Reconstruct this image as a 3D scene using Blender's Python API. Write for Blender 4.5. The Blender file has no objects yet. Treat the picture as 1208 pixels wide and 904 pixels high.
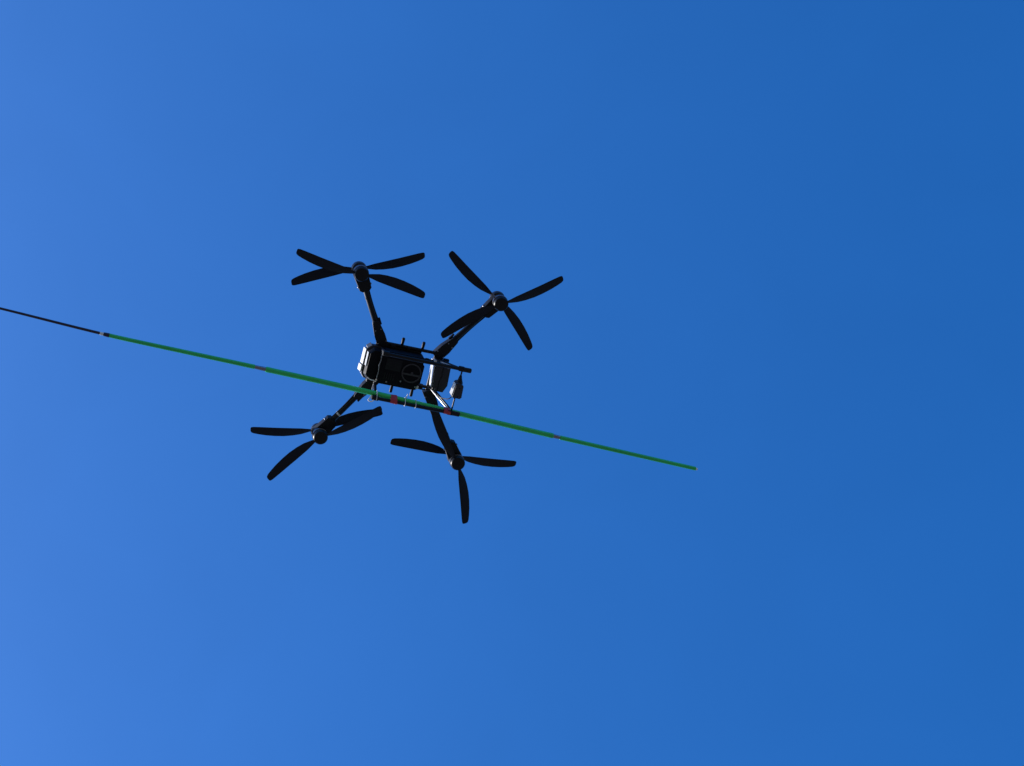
import bpy, bmesh, math, random
from mathutils import Vector, Matrix

random.seed(4)
S = bpy.context.scene
COL = S.collection
R = math.radians

# ------------------------------------------------------------------ camera
FPX = 2300.0                                   # focal length in photograph pixels (1208 wide)
ELEV, ROLL = R(72), R(20)                      # a phone held up, looking steeply into the sky
cam = bpy.data.cameras.new('camera')
cam_ob = bpy.data.objects.new('camera', cam)
COL.objects.link(cam_ob)
S.camera = cam_ob
cam.sensor_width = 36.0
cam.lens = 36.0 * FPX / 1208.0
cam.clip_end = 20000
fw = Vector((0, math.cos(ELEV), math.sin(ELEV)))
r0 = Vector((1, 0, 0))
u0 = Vector((0, -math.sin(ELEV), math.cos(ELEV)))
right = math.cos(ROLL) * r0 - math.sin(ROLL) * u0
up = math.sin(ROLL) * r0 + math.cos(ROLL) * u0
CM = Matrix((right, up, -fw)).transposed().to_4x4()
CM.translation = (0, 0, 1.6)
cam_ob.matrix_world = CM

# ------------------------------------------------------------------ sky, sun, exposure
sun_dir = (CM.to_3x3() @ Vector((-0.84, -0.05, -0.42))).normalized()
world = bpy.data.worlds.new('World')
S.world = world
world.use_nodes = True
wn = world.node_tree
bg = wn.nodes['Background']
sky = wn.nodes.new('ShaderNodeTexSky')
sky.sky_type = 'NISHITA'
sky.sun_disc = False
sky.sun_elevation = math.asin(sun_dir.z)
sky.sun_rotation = math.atan2(sun_dir.x, sun_dir.y)
sky.air_density, sky.dust_density, sky.ozone_density, sky.altitude = 1.0, 1.8, 10.0, 0.0
hs = wn.nodes.new('ShaderNodeHueSaturation')   # the phone's vivid rendering of the blue
hs.inputs['Hue'].default_value = 0.5030
hs.inputs['Saturation'].default_value = 1.157
wn.links.new(sky.outputs[0], hs.inputs['Color'])
# the faintest unevenness of high haze, fixed to the sky's directions
wtc = wn.nodes.new('ShaderNodeTexCoord')
wnz = wn.nodes.new('ShaderNodeTexNoise')
wnz.inputs['Scale'].default_value = 9.0
wnz.inputs['Detail'].default_value = 5.0
wnz.inputs['Distortion'].default_value = 0.8
wn.links.new(wtc.outputs['Generated'], wnz.inputs['Vector'])
wmr = wn.nodes.new('ShaderNodeMapRange')
wmr.inputs[1].default_value, wmr.inputs[2].default_value = 0.25, 0.75
wmr.inputs[3].default_value, wmr.inputs[4].default_value = 0.975, 1.025
wn.links.new(wnz.outputs[0], wmr.inputs[0])
wmx = wn.nodes.new('ShaderNodeVectorMath')
wmx.operation = 'SCALE'
wn.links.new(hs.outputs[0], wmx.inputs[0])
wn.links.new(wmr.outputs[0], wmx.inputs['Scale'])
wn.links.new(wmx.outputs[0], bg.inputs[0])
bg.inputs[1].default_value = 0.15
sl = bpy.data.lights.new('sun', 'SUN')
sl.energy = 4.0
sl.angle = R(0.53)
sl.color = (1.0, 0.95, 0.88)
so = bpy.data.objects.new('sun', sl)
COL.objects.link(so)
so.rotation_euler = sun_dir.to_track_quat('Z', 'Y').to_euler()
so.location = (-20, 0, 30)
S.view_settings.view_transform = 'Standard'
S.view_settings.look = 'None'
S.view_settings.exposure = 0.81
S.view_settings.gamma = 1.0

# ------------------------------------------------------------------ materials
def mat(name, col, rough=0.5, metal=0.0, var=0.25, scale=30.0, bump=0.0, spec=0.5, coat=0.0):
    m = bpy.data.materials.new(name)
    m.use_nodes = True
    nt = m.node_tree
    p = nt.nodes['Principled BSDF']
    tc = nt.nodes.new('ShaderNodeTexCoord')
    nz = nt.nodes.new('ShaderNodeTexNoise')
    nz.inputs['Scale'].default_value = scale
    nz.inputs['Detail'].default_value = 6
    nt.links.new(tc.outputs['Object'], nz.inputs['Vector'])
    mx = nt.nodes.new('ShaderNodeMix')
    mx.data_type = 'RGBA'
    mx.inputs[6].default_value = tuple(c * (1 - var) for c in col) + (1,)
    mx.inputs[7].default_value = tuple(min(1, c * (1 + var)) for c in col) + (1,)
    nt.links.new(nz.outputs[0], mx.inputs[0])
    nt.links.new(mx.outputs[2], p.inputs['Base Color'])
    mr = nt.nodes.new('ShaderNodeMapRange')
    mr.inputs[3].default_value = max(0.05, rough - 0.12)
    mr.inputs[4].default_value = min(1, rough + 0.12)
    nt.links.new(nz.outputs[0], mr.inputs[0])
    nt.links.new(mr.outputs[0], p.inputs['Roughness'])
    p.inputs['Metallic'].default_value = metal
    p.inputs['Specular IOR Level'].default_value = spec
    p.inputs['Coat Weight'].default_value = coat
    if bump:
        b = nt.nodes.new('ShaderNodeBump')
        b.inputs['Strength'].default_value = bump
        b.inputs['Distance'].default_value = 0.002
        nt.links.new(nz.outputs[0], b.inputs['Height'])
        nt.links.new(b.outputs[0], p.inputs['Normal'])
    return m

M = {
    'carbon':  mat('carbon_fibre', (0.0026, 0.0036, 0.0085), 0.44, var=0.4, scale=90, spec=0.28),
    'blade':   mat('blade_carbon', (0.0028, 0.0052, 0.0150), 0.5, var=0.4, scale=60, spec=0.25),
    'black':   mat('black_plastic', (0.0026, 0.0034, 0.0075), 0.58, bump=0.15, scale=80, spec=0.25),
    'box':     mat('equipment_black', (0.0022, 0.0028, 0.0068), 0.6, bump=0.1, scale=60, spec=0.12),
    'slate':   mat('slate_plastic', (0.024, 0.024, 0.036), 0.5, bump=0.03, scale=25, spec=0.3),
    'shell':   mat('sunlit_shell', (0.40, 0.40, 0.40), 0.35, var=0.06),  # pale tone that paints sunlight onto the nose's front faces
    'sungrey': mat('sunlit_grey', (0.16, 0.16, 0.17), 0.45, var=0.1),  # dimmer sunlit tone, for the nose corners and the box edge
    'alu':     mat('bare_aluminium', (0.26, 0.26, 0.30), 0.24, metal=1.0, var=0.08, scale=120),
    'silver':  mat('silver_paint', (0.55, 0.55, 0.56), 0.35, metal=0.3, var=0.08),
    'motor':   mat('anodised_black', (0.006, 0.007, 0.012), 0.36, var=0.3, spec=0.4),
    'bolt':    mat('steel_bolt', (0.20, 0.20, 0.22), 0.35, metal=1.0, var=0.2),
    'hub':     mat('gloss_black', (0.0030, 0.0035, 0.0070), 0.42, var=0.3, spec=0.25),
    'greyink': mat('grey_marking', (0.024, 0.024, 0.034), 0.6, var=0.6, scale=40),
    'green':   mat('green_tube', (0.014, 0.55, 0.120), 0.35, var=0.3, scale=5, coat=0.3),
    'rod':     mat('black_rod', (0.014, 0.010, 0.034), 0.4, var=0.3),
    'tape':    mat('red_tape', (0.42, 0.030, 0.045), 0.55, var=0.15),
    'white':   mat('white_nylon', (0.78, 0.78, 0.78), 0.45, var=0.05),
    'rubber':  mat('foam_rubber', (0.005, 0.005, 0.007), 0.85, bump=0.3, scale=150),
}

# ------------------------------------------------------------------ helpers
def emit(name, bm, m, parent=None, smooth=None):
    me = bpy.data.meshes.new(name)
    bmesh.ops.recalc_face_normals(bm, faces=bm.faces)
    bm.to_mesh(me)
    bm.free()
    me.materials.append(m if not isinstance(m, str) else M[m])
    if smooth is not None:
        me.shade_smooth()
        me.set_sharp_from_angle(angle=R(smooth))
    o = bpy.data.objects.new(name, me)
    COL.objects.link(o)
    o.parent = parent
    return o

def copy_of(o, parent):
    c = o.copy()
    COL.objects.link(c)
    c.parent = parent
    return c

def frame_of(d):
    d = d.normalized()
    a = Vector((0, 0, 1)) if abs(d.z) < 0.9 else Vector((1, 0, 0))
    e = d.cross(a).normalized()
    return e, d.cross(e).normalized()

def tube(bm, pts, rad, n=14, caps=True, squash=1.0):
    """round tube through points; rad a number or one per point"""
    pts = [Vector(p) for p in pts]
    if not hasattr(rad, '__len__'):
        rad = [rad] * len(pts)
    rings = []
    for i, p in enumerate(pts):
        d = pts[min(i + 1, len(pts) - 1)] - pts[max(i - 1, 0)]
        e, f = frame_of(d)
        rings.append([bm.verts.new(p + rad[i] * (math.cos(2 * math.pi * k / n) * e + squash * math.sin(2 * math.pi * k / n) * f)) for k in range(n)])
    for a, b in zip(rings, rings[1:]):
        for k in range(n):
            bm.faces.new((a[k], a[(k + 1) % n], b[(k + 1) % n], b[k]))
    if caps:
        bm.faces.new(rings[0])
        bm.faces.new(rings[-1][::-1])
    return bm

def rod(a, b, r, n=14, round_end=0.35):
    """a tube with slightly rounded ends"""
    a, b = Vector(a), Vector(b)
    d = (b - a).normalized()
    q = r * round_end
    bm = bmesh.new()
    tube(bm, [a, a + d * q * 0.35, a + d * q, b - d * q, b - d * q * 0.35, b], [r - q, r - q * 0.3, r, r, r - q * 0.3, r - q], n)
    return bm

def prism(bm, lower, upper, z0, z1):
    lo = [bm.verts.new((x, y, z0)) for x, y in lower]
    hi = [bm.verts.new((x, y, z1)) for x, y in upper]
    n = len(lo)
    bm.faces.new(lo[::-1])
    bm.faces.new(hi)
    for k in range(n):
        bm.faces.new((lo[k], lo[(k + 1) % n], hi[(k + 1) % n], hi[k]))
    return bm

def soften(bm, w, seg=2):
    bmesh.ops.bevel(bm, geom=bm.edges[:], offset=w, segments=seg, affect='EDGES', profile=0.6)
    return bm

def box(cx, cy, cz, sx, sy, sz, bev=0.004, rot=None):
    bm = bmesh.new()
    bmesh.ops.create_cube(bm, size=1)
    bmesh.ops.scale(bm, vec=(sx, sy, sz), verts=bm.verts)
    if bev:
        soften(bm, bev)
    if rot is not None:
        bmesh.ops.transform(bm, matrix=rot, verts=bm.verts)
    bmesh.ops.translate(bm, vec=(cx, cy, cz), verts=bm.verts)
    return bm

def lathe(profile, n=28, off=(0, 0, 0)):
    bm = bmesh.new()
    rings = []
    for r, z in profile:
        rings.append([bm.verts.new((off[0] + r * math.cos(2 * math.pi * k / n), off[1] + r * math.sin(2 * math.pi * k / n), off[2] + z)) for k in range(n)])
    for a, b in zip(rings, rings[1:]):
        for k in range(n):
            bm.faces.new((a[k], a[(k + 1) % n], b[(k + 1) % n], b[k]))
    bm.faces.new(rings[0])
    bm.faces.new(rings[-1])
    return bm

def bolt(parent, x, y, z, r=0.006, h=0.005, axis='z', m='bolt'):
    bm = lathe([(r * 0.7, -h), (r, -h * 0.6), (r, h)], 10)
    if axis == 'x':
        bmesh.ops.rotate(bm, matrix=Matrix.Rotation(R(90), 3, 'Y'), verts=bm.verts)
    elif axis == 'y':
        bmesh.ops.rotate(bm, matrix=Matrix.Rotation(R(90), 3, 'X'), verts=bm.verts)
    bmesh.ops.translate(bm, vec=(x, y, z), verts=bm.verts)
    return emit('bolt', bm, m, parent, 40)

# ------------------------------------------------------------------ ground under the photographer
gm = bpy.data.materials.new('dry_ground')
gm.use_nodes = True
gt = gm.node_tree
gp = gt.nodes['Principled BSDF']
gc = gt.nodes.new('ShaderNodeTexCoord')
gn = gt.nodes.new('ShaderNodeTexNoise')
gn.inputs['Scale'].default_value = 0.35
gn.inputs['Detail'].default_value = 10
gt.links.new(gc.outputs['Object'], gn.inputs['Vector'])
gr = gt.nodes.new('ShaderNodeValToRGB')
gr.color_ramp.elements[0].position = 0.35
gr.color_ramp.elements[0].color = (0.055, 0.052, 0.042, 1)
gr.color_ramp.elements[1].position = 0.68
gr.color_ramp.elements[1].color = (0.125, 0.115, 0.095, 1)
gt.links.new(gn.outputs[0], gr.inputs[0])
gt.links.new(gr.outputs[0], gp.inputs['Base Color'])
gp.inputs['Roughness'].default_value = 0.95
gb = gt.nodes.new('ShaderNodeBump')
gb.inputs['Strength'].default_value = 0.5
gt.links.new(gn.outputs[0], gb.inputs['Height'])
gt.links.new(gb.outputs[0], gp.inputs['Normal'])
bm = bmesh.new()
bmesh.ops.create_grid(bm, x_segments=40, y_segments=40, size=3000)
ground = emit('ground', bm, gm)
ground['kind'] = 'structure'
ground['label'] = 'bare dry ground below the hovering drone'

# ------------------------------------------------------------------ where the drone hovers
# its axes seen by the camera: X to its battery end, Y to one side, U up; about 15 m away
U = Vector((-0.2, 0.3, -0.93)).normalized()
X = Vector((163, -33, 0))
X.z = -(X.x * U.x + X.y * U.y) / U.z
X.normalize()
Y = U.cross(X)
DIST = FPX / 155.0
O = Vector(((483.7 - 604) / FPX, -(437 - 452) / FPX, -1)) * DIST
LM = Matrix((X, Y, U)).transposed().to_4x4()
LM.translation = O
DM = CM @ LM

drone = bpy.data.objects.new('drone', None)
COL.objects.link(drone)
drone.matrix_world = DM
drone.empty_display_size = 0.3
drone['label'] = 'black drone with four arms, paired propellers and skid landing gear, hovering in blue sky'
drone['category'] = 'drone'

# ------------------------------------------------------------------ central body
# nose housing: dark tub below, slate shell above, a groove between them; pale plates paint in the sunlit front
def nose_plan(x, w, c):
    return [(-0.235, -w), (x + c, -w), (x, -w + c), (x, w - c * 1.2), (x + c * 1.0, w), (-0.235, w)]
bm = bmesh.new()
prism(bm, nose_plan(-0.340, 0.116, 0.030), nose_plan(-0.352, 0.128, 0.034), -0.066, -0.020)
nose = emit('nose_housing', soften(bm, 0.004), 'box', drone, 35)
bm = bmesh.new()
prism(bm, nose_plan(-0.344, 0.124, 0.034), nose_plan(-0.344, 0.124, 0.034), -0.020, 0.004)
emit('groove', bm, 'box', nose)
bm = bmesh.new()
prism(bm, nose_plan(-0.360, 0.134, 0.038), nose_plan(-0.372, 0.132, 0.046), 0.004, 0.062)
emit('shell', soften(bm, 0.004), 'slate', nose, 35)
bm = bmesh.new()
prism(bm, nose_plan(-0.368, 0.130, 0.048), nose_plan(-0.30, 0.095, 0.03), 0.062, 0.108)
emit('top_cover', soften(bm, 0.004), 'slate', nose, 35)
def plate(p, q, z0, z1, lean, th=0.007):
    """a pale plate standing between two plan points, leaning out towards its top"""
    p, q = Vector((*p, 0)), Vector((*q, 0))
    t = (q - p).normalized()
    nv = Vector((-t.y, t.x, 0))
    if nv.x > 0:
        nv = -nv
    bm = bmesh.new()
    vs = []
    for pt in (p, q):
        for z in (z0, z1):
            o_ = nv * (lean if z == z1 else 0)
            for w in (0.0, th):
                vs.append(bm.verts.new(pt + o_ + nv * w + Vector((0, 0, z))))
    for f in ((0, 1, 3, 2), (4, 6, 7, 5), (0, 4, 5, 1), (2, 3, 7, 6), (0, 2, 6, 4), (1, 5, 7, 3)):
        bm.faces.new([vs[k] for k in f])
    return soften(bm, 0.002, 1)
emit('sunlit_front', plate((-0.361, -0.096), (-0.361, 0.028), 0.006, 0.060, 0.012), 'shell', nose, 35)  # sunlit front facets, their brightness put into pale plates
emit('sunlit_front', plate((-0.361, 0.034), (-0.361, 0.086), 0.002, 0.060, 0.014, 0.012), 'shell', nose, 35)
emit('sunlit_front', plate((-0.349, -0.088), (-0.347, 0.022), -0.052, -0.014, 0.004, 0.006), 'shell', nose, 35)
emit('sunlit_corner', plate((-0.326, -0.128), (-0.357, -0.100), 0.006, 0.058, 0.010), 'sungrey', nose, 35)  # sunlit corner facets, lightened by grey plates
emit('sunlit_corner', plate((-0.357, 0.092), (-0.328, 0.126), 0.000, 0.056, 0.006), 'sungrey', nose, 35)

# equipment box under the frame
bm = bmesh.new()
pl = [(-0.252, -0.126), (-0.240, -0.138), (0.064, -0.138), (0.064, -0.085), (0.080, -0.078), (0.080, 0.058), (0.066, 0.066), (0.066, 0.108), (0.050, 0.120), (-0.240, 0.120), (-0.252, 0.108)]
prism(bm, pl, pl, -0.100, 0.030)
eq = emit('equipment_box', soften(bm, 0.003), 'box', drone, 35)
pl = [(x * 0.955 - 0.004, y * 0.93) for x, y in pl]
bm = bmesh.new()
prism(bm, pl, pl, -0.106, -0.0995)
emit('bottom_lid', soften(bm, 0.002), 'box', eq, 35)
bm = bmesh.new()                                          # sunlit nose-side edge of the box, painted in as a grey strip
pts = [(-0.262, -0.125, -0.094), (-0.262, -0.118, -0.101), (-0.258, -0.055, -0.101), (-0.263, -0.02, -0.101), (-0.256, 0.03, -0.101), (-0.257, 0.112, -0.101)]
tube(bm, pts, [0.006, 0.004, 0.0032, 0.0056, 0.003, 0.004], 8)
emit('sunlit_edge', bm, 'sungrey', eq, 60)
for x, y in ((-0.19, -0.11), (0.046, -0.11), (-0.18, 0.095), (-0.075, 0.07), (0.045, 0.092), (-0.02, -0.12)):
    bolt(eq, x, y, -0.108, 0.0065, 0.004)
# round cover with raised ring and cross bar on the lid
cx, cy = -0.008, -0.008
bm = bmesh.new()
n = 44
rr = []
for r, z in ((0.066, -0.1055), (0.066, -0.112), (0.076, -0.112), (0.076, -0.1055)):
    rr.append([bm.verts.new((cx + r * math.cos(2 * math.pi * k / n), cy + r * math.sin(2 * math.pi * k / n), z)) for k in range(n)])
for a, b in zip(rr, rr[1:]):
    for k in range(n):
        bm.faces.new((a[k], a[(k + 1) % n], b[(k + 1) % n], b[k]))
ring = emit('round_cover_ring', bm, 'greyink', eq, 30)
emit('cross_bar', box(cx - 0.004, cy + 0.012, -0.1095, 0.132, 0.015, 0.006, 0.0015), 'greyink', ring, 40)
emit('centre_cap', lathe([(0.006, -0.115), (0.010, -0.113), (0.010, -0.106)], 14, (cx + 0.004, cy - 0.002, 0)), 'greyink', ring, 40)
emit('cable_clip', box(0.062, 0.094, -0.096, 0.022, 0.026, 0.02, 0.003), 'silver', eq, 40)

# frame tubes that carry everything
for y, z, x0, x1 in ((-0.104, 0.0, -0.30, 0.26), (0.104, 0.0, -0.30, 0.26)):
    emit('frame_tube', rod((x0, y, z), (x1, y, z), 0.0125), 'carbon', drone, 40)
emit('side_tube', rod((-0.25, -0.166, 0.026), (0.22, -0.166, 0.026), 0.013), 'carbon', drone, 40)
for x in (-0.262, 0.200):
    bm = box(x, 0, 0.052, 0.070, 0.36, 0.022, 0.006)
    cb = emit('cross_member', bm, 'carbon', drone, 35)
    for y in (-0.15, 0.15):
        bolt(cb, x, y, 0.039, 0.007, 0.004)
emit('deck_plate', box(-0.10, 0, 0.037, 0.32, 0.318, 0.010, 0.003), 'carbon', drone, 35)
bm = bmesh.new()
prism(bm, [(-0.24, -0.12), (0.07, -0.12), (0.07, 0.12), (-0.24, 0.12)], [(-0.22, -0.10), (0.05, -0.10), (0.05, 0.10), (-0.22, 0.10)], 0.0425, 0.085)
top = emit('top_deck', soften(bm, 0.008), 'black', drone, 35)
emit('navigation_mast', rod((-0.1, 0.02, 0.08), (-0.1, 0.02, 0.20), 0.008), 'black', top, 40)
emit('navigation_puck', lathe([(0.030, 0.198), (0.036, 0.203), (0.036, 0.212), (0.028, 0.22)], 24, (-0.1, 0.02, 0)), 'black', top, 40)

# battery pack behind the gap
def pack_plan(g):
    return [(0.164 + g, -0.128 + g), (0.268, -0.128 + g), (0.296 - g, -0.100), (0.306 - g, 0.048), (0.276, 0.112 - g), (0.202, 0.112 - g), (0.184 + g, 0.095)]
bm = bmesh.new()
prism(bm, pack_plan(0.006), pack_plan(0.0), -0.062, 0.040)
pack = emit('battery_pack', soften(bm, 0.005), 'slate', drone, 35)
bm = bmesh.new()
prism(bm, pack_plan(0.0), pack_plan(0.006), 0.0405, 0.090)
emit('pack_cover', soften(bm, 0.005), 'slate', pack, 35)
bm = bmesh.new()                                          # seam that runs across the underside
tube(bm, [(0.232, -0.120, -0.062), (0.238, -0.02, -0.0625), (0.226, 0.02, -0.0625), (0.234, 0.103, -0.062)], 0.0035, 8)
emit('seam', bm, 'black', pack, 60)
bm = bmesh.new()                                          # sunlight on the pack's nose-side face, put into a silver plate
A, B = Vector((0.163, -0.105, 0)), Vector((0.183, 0.086, 0))
e = (B - A).normalized()
nrm = Vector((e.y, -e.x, 0))
vs = []
for q in (A, B):
    for z in (-0.045, 0.038):
        for t in (0.004, -0.004):
            vs.append(bm.verts.new(q - nrm * t + Vector((0, 0, z))))
for f in ((0, 1, 3, 2), (4, 6, 7, 5), (0, 4, 5, 1), (2, 3, 7, 6), (0, 2, 6, 4), (1, 5, 7, 3)):
    bm.faces.new([vs[i] for i in f])
emit('sunlit_face', soften(bm, 0.0015, 1), 'silver', pack, 35)
emit('sunlit_upper_face', plate((0.1635, -0.108), (0.1835, 0.086), 0.042, 0.084, 0.0, 0.005), 'silver', pack, 35)  # same painted sunlight, on the cover's nose-side face
emit('latch', box(0.162, -0.1205, -0.045, 0.020, 0.024, 0.028, 0.004), 'silver', pack, 40)
emit('carry_handle', tube(bmesh.new(), [(0.20, -0.05, 0.088), (0.20, -0.05, 0.115), (0.20, 0.045, 0.115), (0.20, 0.045, 0.088)], 0.008, 10), 'black', pack, 60)
for x, y in ((0.20, -0.105), (0.27, -0.09), (0.21, 0.09)):
    bolt(pack, x, y, -0.0625, 0.005, 0.003)

# thumb screws that stick out of the box sides
for x in (-0.105, 0.056):
    for s in (-1, 1):
        bm = lathe([(0.0105, 0), (0.0115, 0.020), (0.0125, 0.040), (0.0125, 0.056), (0.009, 0.063)], 14)
        bmesh.ops.rotate(bm, matrix=Matrix.Rotation(R(-90 * s), 3, 'X'), verts=bm.verts)
        bmesh.ops.translate(bm, vec=(x, s * (0.172 if s < 0 else 0.138), 0.02 if s < 0 else 0.0), verts=bm.verts)
        emit('thumb_screw', bm, 'black', drone, 40)

# ------------------------------------------------------------------ arms, motors, propellers
ARM_Z = 0.090
motors = [(-0.545, -0.655), (0.553, -0.655), (-0.545, 0.655), (0.553, 0.655)]
roots = [(-0.262, -0.168), (0.200, -0.168), (-0.262, 0.168), (0.200, 0.168)]
# blade headings of the upper and the lower propeller on each arm, degrees in the drone's plane
blades = [((156.1, -21.8), (-174.2, 5.6)),
          ((-150.4, 41.0), (-33.5, 139.6)),
          ((166.4, -28.5), (128.8, -36.5)),
          ((-177.2, -1.0), (66.8, -128.0))]

motor_profile = [(0.020, 0.000), (0.046, 0.002), (0.0555, 0.008), (0.0575, 0.014), (0.0575, 0.036), (0.0545, 0.038),
                 (0.0545, 0.044), (0.0575, 0.046), (0.0575, 0.056), (0.050, 0.064), (0.040, 0.066)]

def blade_mesh():
    bm = bmesh.new()
    Rr = 0.515
    st = [0.028, 0.055, 0.085, 0.13, 0.19, 0.26, 0.33, 0.40, 0.455, 0.492, 0.509, Rr]
    ch = [0.018, 0.024, 0.038, 0.058, 0.070, 0.077, 0.076, 0.071, 0.063, 0.055, 0.044, 0.024]
    rows = []
    for r, c in zip(st, ch):
        t = r / Rr
        tw = R(24 - 17 * t)
        th = 0.010 - 0.0065 * t
        sweep = 0.012 * math.sin(math.pi * t) - 0.018 * t * t
        lift = 0.010 * t * t
        sec = []
        for cx_, up_ in ((-0.42, 0.0), (-0.25, 0.75), (0.0, 1.0), (0.30, 0.6), (0.58, 0.0), (0.30, -0.25), (0.0, -0.3), (-0.25, -0.25)):
            a, b = cx_ * c, up_ * th * 0.6
            sec.append(bm.verts.new((r, sweep + a * math.cos(tw) - b * math.sin(tw), lift + a * math.sin(tw) + b * math.cos(tw))))
        rows.append(sec)
    k = len(rows[0])
    for a, b in zip(rows, rows[1:]):
        for i in range(k):
            bm.faces.new((a[i], a[(i + 1) % k], b[(i + 1) % k], b[i]))
    bm.faces.new(rows[0])
    bm.faces.new(rows[-1])
    return bm
def blade_mirrored():
    bm = blade_mesh()
    bmesh.ops.scale(bm, vec=(1, -1, 1), verts=bm.verts)
    return bm
proto = {}

def part_at(key, name, maker, m, parent, mw, smooth=40):
    """first use builds the mesh, later uses share it"""
    if key not in proto:
        o = emit(name, maker(), m, parent, smooth)
        proto[key] = o
    else:
        o = copy_of(proto[key], parent)
        o.name = name
    o.matrix_local = mw
    return o

for i, ((mx_, my_), (rx, ry)) in enumerate(zip(motors, roots)):
    a, b = Vector((rx, ry, 0.055)), Vector((mx_, my_, ARM_Z))
    d = (b - a).normalized()
    ln = (b - a).length
    e = Vector((-d.y, d.x, 0)).normalized()
    rotm = Matrix((d, e, d.cross(e))).transposed().to_4x4()
    arm = emit('arm', rod(a + d * 0.02, b, 0.0215, 20), 'carbon', drone, 40)
    # folding knuckle at the body
    bm = bmesh.new()
    w0, w1 = (0.041, 0.028)
    prism(bm, [(-0.045, -w0), (0.055, -w0), (0.150, -w1), (0.165, -w1 * 0.8), (0.165, w1 * 0.8), (0.150, w1), (0.055, w0), (-0.045, w0)],
          [(-0.035, -w0 * 0.9), (0.050, -w0 * 0.9), (0.145, -w1 * 0.9), (0.16, -w1 * 0.7), (0.16, w1 * 0.7), (0.145, w1 * 0.9), (0.050, w0 * 0.9), (-0.035, w0 * 0.9)], -0.042, 0.036)
    soften(bm, 0.005)
    bmesh.ops.transform(bm, matrix=Matrix.Translation(a) @ rotm, verts=bm.verts)
    kn = emit('fold_knuckle', bm, 'black', arm, 35)
    bmesh_pts = [(0.0, 0.034), (0.0, -0.034), (0.10, 0.022), (0.10, -0.022)]
    for px, py in bmesh_pts:
        p = a + d * px + e * py
        bolt(kn, p.x, p.y, p.z - 0.044, 0.006, 0.004)
    # latch lever
    bm = box(0, 0, 0, 0.055, 0.014, 0.022, 0.004)
    p = a + d * 0.150 + e * (0.035 if i in (0, 3) else -0.035)
    bmesh.ops.transform(bm, matrix=Matrix.Translation(p) @ rotm, verts=bm.verts)
    emit('fold_latch', bm, 'black', kn, 35)
    # speed controller / clamp before the motors
    bm = bmesh.new()
    prism(bm, [(-0.088, -0.046), (0.060, -0.057), (0.060, 0.057), (-0.088, 0.046), (-0.105, 0.026), (-0.105, -0.026)],
          [(-0.088, -0.047), (0.060, -0.058), (0.060, 0.058), (-0.088, 0.047), (-0.105, 0.028), (-0.105, -0.028)], -0.032, 0.032)
    soften(bm, 0.005)
    bmesh.ops.transform(bm, matrix=Matrix.Translation(b - d * 0.055) @ rotm, verts=bm.verts)
    cl = emit('motor_mount', bm, 'black', arm, 35)
    for s in (-1, 1):
        p = b - d * 0.115 + e * s * 0.049
        bolt(cl, p.x, p.y, p.z - 0.004, 0.0075, 0.008)
    # cable along the arm
    bm = bmesh.new()
    off = e * 0.0225
    tube(bm, [a + d * t * ln + off * (1 + 0.12 * math.sin(9 * t)) + Vector((0, 0, -0.008)) for t in [0.2 + 0.06 * k for k in range(11)]], 0.005, 8)
    emit('cable', bm, 'black', arm, 60)
    # band clip round the arm, two thirds of the way out
    bm = bmesh.new()
    p = a + d * (ln * 0.62)
    tube(bm, [p - d * 0.007, p + d * 0.007], 0.0235, 18)
    emit('band_clip', bm, 'silver' if i == 2 else 'black', arm, 40)

    for lev in (0, 1):
        if lev == 1:   # lower motor hangs below the arm
            mw = Matrix.Translation((mx_, my_, ARM_Z - 0.020)) @ Matrix.Rotation(math.pi, 4, 'X')
        else:
            mw = Matrix.Translation((mx_, my_, ARM_Z + 0.020))
        mo = part_at('motor', 'motor', lambda: lathe(motor_profile, 30), 'motor', drone, mw)
        part_at('mring', 'bell_ring', lambda: lathe([(0.0565, 0.0360), (0.0595, 0.0370), (0.0595, 0.0455), (0.0565, 0.0465)], 30), 'alu', mo, Matrix())
        z = ARM_Z + 0.020 + 0.070 if lev == 0 else ARM_Z - 0.020 - 0.076
        pm = Matrix.Translation((mx_, my_, z))
        hub = part_at('hub%d' % lev, 'propeller',
                      (lambda: lathe([(0.030, -0.005), (0.036, -0.003), (0.036, 0.010), (0.028, 0.015), (0.010, 0.018)], 24)) if lev == 0 else
                      (lambda: lathe([(0.030, -0.022), (0.050, -0.018), (0.056, -0.010), (0.056, 0.006), (0.040, 0.010)], 28)),
                      'hub', drone, pm)
        ccw = (i in (0, 3)) ^ (lev == 1)
        for ang in blades[i][lev]:
            part_at('blade%d' % ccw, 'blade', blade_mesh if ccw else blade_mirrored, 'blade', hub,
                    Matrix.Rotation(R(ang), 4, 'Z'))

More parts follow.
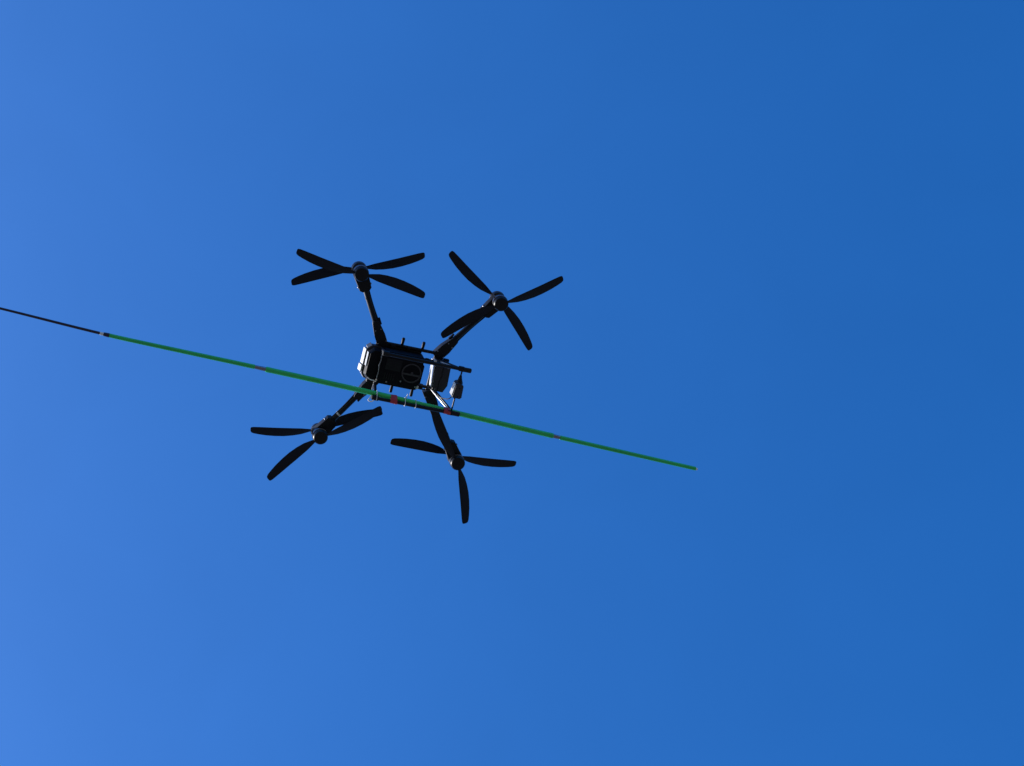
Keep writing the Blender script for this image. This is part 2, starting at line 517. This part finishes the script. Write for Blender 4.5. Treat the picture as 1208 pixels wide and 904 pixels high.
# ------------------------------------------------------------------ landing gear
RZ, RY = -0.325, 0.175
for s in (-1, 1):
    bm = rod((-0.300, s * RY, RZ), (0.376, s * RY, RZ), 0.0140, 16)
    sk = emit('skid_rail', bm, 'carbon', drone, 40)
    emit('foam_sleeve', rod((0.316, s * RY, RZ), (0.382, s * RY, RZ), 0.018, 16), 'rubber', sk, 40)
    emit('foam_sleeve', rod((-0.306, s * RY, RZ), (-0.255, s * RY, RZ), 0.018, 16), 'rubber', sk, 40)
    emit('landing_leg', rod((0.192, s * 0.110, 0.010), (0.306, s * (RY - 0.006), RZ + 0.006), 0.0075, 14), 'silver', drone, 40)
    emit('landing_leg', rod((0.222, s * 0.116, 0.030), (0.332, s * (RY - 0.004), RZ + 0.004), 0.0075, 12), 'carbon', drone, 40)
    emit('landing_leg', rod((-0.250, s * 0.120, 0.010), (-0.275, s * (RY - 0.006), RZ + 0.006), 0.0125, 14), 'carbon', drone, 40)
    for x in (0.306, -0.275):
        emit('tee_joint', box(x, s * RY, RZ + 0.006, 0.046, 0.036, 0.038, 0.008), 'black', sk, 40)
cb = emit('cross_rod', rod((0.316, -RY, RZ + 0.012), (0.316, RY, RZ + 0.012), 0.0062, 12), 'carbon', drone, 40)

# small module hung on the cross rod
bm = bmesh.new()
prism(bm, [(0.296, -0.060), (0.312, -0.070), (0.352, -0.050), (0.358, 0.040), (0.346, 0.052), (0.292, 0.052), (0.286, 0.042)],
      [(0.290, -0.062), (0.307, -0.072), (0.356, -0.050), (0.362, 0.040), (0.350, 0.054), (0.288, 0.054), (0.282, 0.042)], RZ - 0.020, RZ + 0.062)
mod = emit('radio_module', soften(bm, 0.003), 'slate', drone, 35)
emit('sunlit_side', plate((0.293, -0.056), (0.284, 0.038), RZ - 0.012, RZ + 0.056, 0.003, 0.005), 'silver', mod, 35)  # sunlit side of the slate module, painted in as a silver plate
bm = bmesh.new()
tube(bm, [(0.322, -0.062, RZ + 0.016), (0.318, -0.096, RZ + 0.014), (0.316, -0.122, RZ + 0.012)], [0.026, 0.015, 0.009], 12)
emit('module_neck', bm, 'black', mod, 40)
for y in (-0.03, 0.038):
    bolt(mod, 0.327, y, RZ - 0.021, 0.004, 0.003, m='black')

# ------------------------------------------------------------------ the long pole lashed to one skid
pole = bpy.data.objects.new('telescopic_pole', None)
COL.objects.link(pole)
pole.matrix_world = DM
pole['label'] = 'very long green telescopic pole with black thin end, lashed along one skid of the drone'
pole['category'] = 'pole'
PZ = RZ + 0.034
knots = [(-4.15, 0.022), (-3.049, 0.070), (-2.299, 0.108), (-1.738, 0.120), (-1.171, 0.130), (-0.315, 0.150), (0.281, 0.174), (1.167, 0.209), (2.349, 0.247)]
def pole_y(x):
    for (xa, ya), (xb, yb) in zip(knots, knots[1:]):
        if x <= xb or xb == knots[-1][0]:
            break
    i = knots.index((xa, ya))
    def tan(j):
        a, b = knots[max(0, j - 1)], knots[min(len(knots) - 1, j + 1)]
        return (b[1] - a[1]) / (b[0] - a[0])
    h = xb - xa
    t = (x - xa) / h
    return ((2 * t**3 - 3 * t**2 + 1) * ya + (t**3 - 2 * t**2 + t) * h * tan(i) + (-2 * t**3 + 3 * t**2) * yb + (t**3 - t**2) * h * tan(i + 1))
def section(name, x0, x1, ra, rb, m, n=26):
    bm = bmesh.new()
    xs = [x0 + (x1 - x0) * k / n for k in range(n + 1)]
    tube(bm, [(x, pole_y(x), PZ) for x in xs], [ra + (rb - ra) * k / n for k in range(n + 1)], 16)
    return emit(name, bm, m, pole, 50)
section('tip_section', -4.15, -2.325, 0.0065, 0.0105, 'rod', 24)
section('thin_section', -2.275, -1.20, 0.0150, 0.0170, 'green')
section('main_section', -1.105, 1.140, 0.0205, 0.0200, 'green', 40)
section('far_section', 1.205, 2.345, 0.0172, 0.0155, 'green')
def collar(x0, x1, r0_, r1_, m='alu', name='joint_collar'):
    bm = bmesh.new()
    q = (x1 - x0) * 0.15
    tube(bm, [(x, pole_y(x), PZ) for x in (x0, x0 + q, x1 - q, x1)], [r0_ * 0.85, r0_, r1_, r1_ * 0.85], 16)
    return emit(name, bm, m, pole, 40)
collar(-2.340, -2.310, 0.0115, 0.0125, 'white')
collar(-2.312, -2.266, 0.0140, 0.0160, 'rod')
collar(-1.206, -1.100, 0.0150, 0.0165, 'alu')
collar(-1.118, -1.070, 0.0212, 0.0212, 'green', 'lock_nut')
collar(1.132, 1.212, 0.0165, 0.0150, 'alu')
collar(1.100, 1.150, 0.0207, 0.0207, 'green', 'lock_nut')
collar(2.340, 2.362, 0.0125, 0.0095, 'white', 'end_cap')
# red tape wound round pole and skid
for x, w in ((-0.136, 0.044), (0.281, 0.044)):
    y = (pole_y(x) + RY) / 2
    for k in range(3):
        bm = bmesh.new()
        xk = x - w / 2 + w * k / 3
        q = w / 3 + 0.004
        cyl = []
        for xx in (xk, xk + q):
            ring_ = []
            for j in range(20):
                an = 2 * math.pi * j / 20
                dirv = Vector((0, math.cos(an), math.sin(an)))
                best = max(((Vector((0, pole_y(x), PZ)) + dirv * (0.0225 + 0.0008 * k)), (Vector((0, RY, RZ)) + dirv * (0.0160 + 0.0008 * k))), key=lambda v: v.dot(dirv))
                ring_.append(bm.verts.new((xx + 0.004 * math.sin(an + k), best.y, best.z)))
            cyl.append(ring_)
        for j in range(20):
            bm.faces.new((cyl[0][j], cyl[0][(j + 1) % 20], cyl[1][(j + 1) % 20], cyl[1][j]))
        bm.faces.new(cyl[0])
        bm.faces.new(cyl[1])
        emit('red_tape', bm, 'tape', pole, 40)
# white cable ties with their tails
def tie(x, tail):
    bm = bmesh.new()
    pts = []
    for j in range(21):
        an = 2 * math.pi * j / 20
        dirv = Vector((0, math.cos(an), math.sin(an)))
        best = max(((Vector((0, pole_y(x), PZ)) + dirv * 0.0235), (Vector((0, RY, RZ)) + dirv * 0.0170)), key=lambda v: v.dot(dirv))
        pts.append((x, best.y, best.z))
    tube(bm, pts, 0.0026, 6, caps=False)
    t = emit('cable_tie', bm, 'white', pole, 60)
    bm = bmesh.new()
    p0 = Vector((x, pole_y(x) - 0.020, PZ - 0.016))
    tube(bm, [p0, p0 + Vector(tail) * 0.5, p0 + Vector(tail)], [0.003, 0.003, 0.002], 6)
    emit('tie_tail', bm, 'white', t, 60)
tie(-0.048, (0.004, -0.045, -0.02))
tie(0.035, (-0.004, -0.014, -0.012))
tie(-0.268, (-0.01, 0.012, -0.02))

# ------------------------------------------------------------------ loose wiring and small fittings on the drone
def wire(pts, rad, m):
    P = [Vector(p) for p in pts]
    out = []
    for k in range(len(P) - 1):
        p0, p1, p2, p3 = P[max(0, k - 1)], P[k], P[k + 1], P[min(len(P) - 1, k + 2)]
        for j in range(6):
            t = j / 6
            out.append(0.5 * ((2 * p1) + (p2 - p0) * t + (2 * p0 - 5 * p1 + 4 * p2 - p3) * t * t + (3 * p1 - p0 - 3 * p2 + p3) * t ** 3))
    out.append(P[-1])
    bm = bmesh.new()
    tube(bm, out, rad, 8)
    return emit('wire', bm, m, drone, 60)
wire([(-0.335, 0.085, -0.050), (-0.305, 0.108, -0.075), (-0.268, 0.106, -0.098)], 0.0035, 'silver')
wire([(-0.262, 0.116, -0.080), (-0.270, 0.140, -0.100), (-0.285, 0.158, -0.180), (-0.300, 0.165, -0.300)], 0.0035, 'silver')
wire([(-0.300, 0.165, -0.300), (-0.312, 0.182, -0.310), (-0.322, 0.204, -0.318), (-0.300, 0.206, -0.330), (-0.285, 0.188, -0.338)], 0.0040, 'white')
wire([(0.055, 0.100, -0.085), (0.095, 0.112, -0.060), (0.140, 0.118, -0.030), (0.185, 0.108, -0.050)], 0.0050, 'black')
wire([(0.060, 0.070, -0.090), (0.105, 0.086, -0.050), (0.150, 0.096, -0.020), (0.195, 0.098, -0.060)], 0.0040, 'black')
wire([(0.060, -0.100, -0.02), (0.100, -0.118, -0.012), (0.135, -0.112, 0.0), (0.172, -0.118, -0.040)], 0.0045, 'black')
wire([(0.300, 0.030, -0.325), (0.270, 0.080, -0.300), (0.235, 0.110, -0.180), (0.205, 0.112, -0.060)], 0.0035, 'black')
for x, y, z, sx, sy, sz in ((-0.285, 0.138, 0.010, 0.050, 0.030, 0.050), (-0.220, 0.132, 0.006, 0.036, 0.022, 0.036), (-0.03, 0.128, 0.004, 0.028, 0.014, 0.024),
                            (0.036, 0.126, -0.010, 0.030, 0.016, 0.030), (0.110, 0.104, -0.002, 0.034, 0.032, 0.034), (0.108, -0.104, -0.002, 0.030, 0.030, 0.030),
                            (0.262, -0.118, 0.030, 0.040, 0.036, 0.040), (-0.17, -0.150, 0.020, 0.040, 0.030, 0.028), (-0.05, -0.152, 0.018, 0.024, 0.026, 0.024)):
    emit('frame_clamp', box(x, y, z, sx, sy, sz, 0.005), 'black', drone, 35)
# vent slots in the equipment box lid
for k in range(5):
    emit('vent_slat', box(-0.205 + 0.018 * k, 0.052, -0.107, 0.007, 0.050, 0.004, 0.001), 'black', eq, 35)
emit('lid_panel', box(-0.155, -0.045, -0.1068, 0.120, 0.090, 0.0035, 0.0015), 'black', eq, 35)
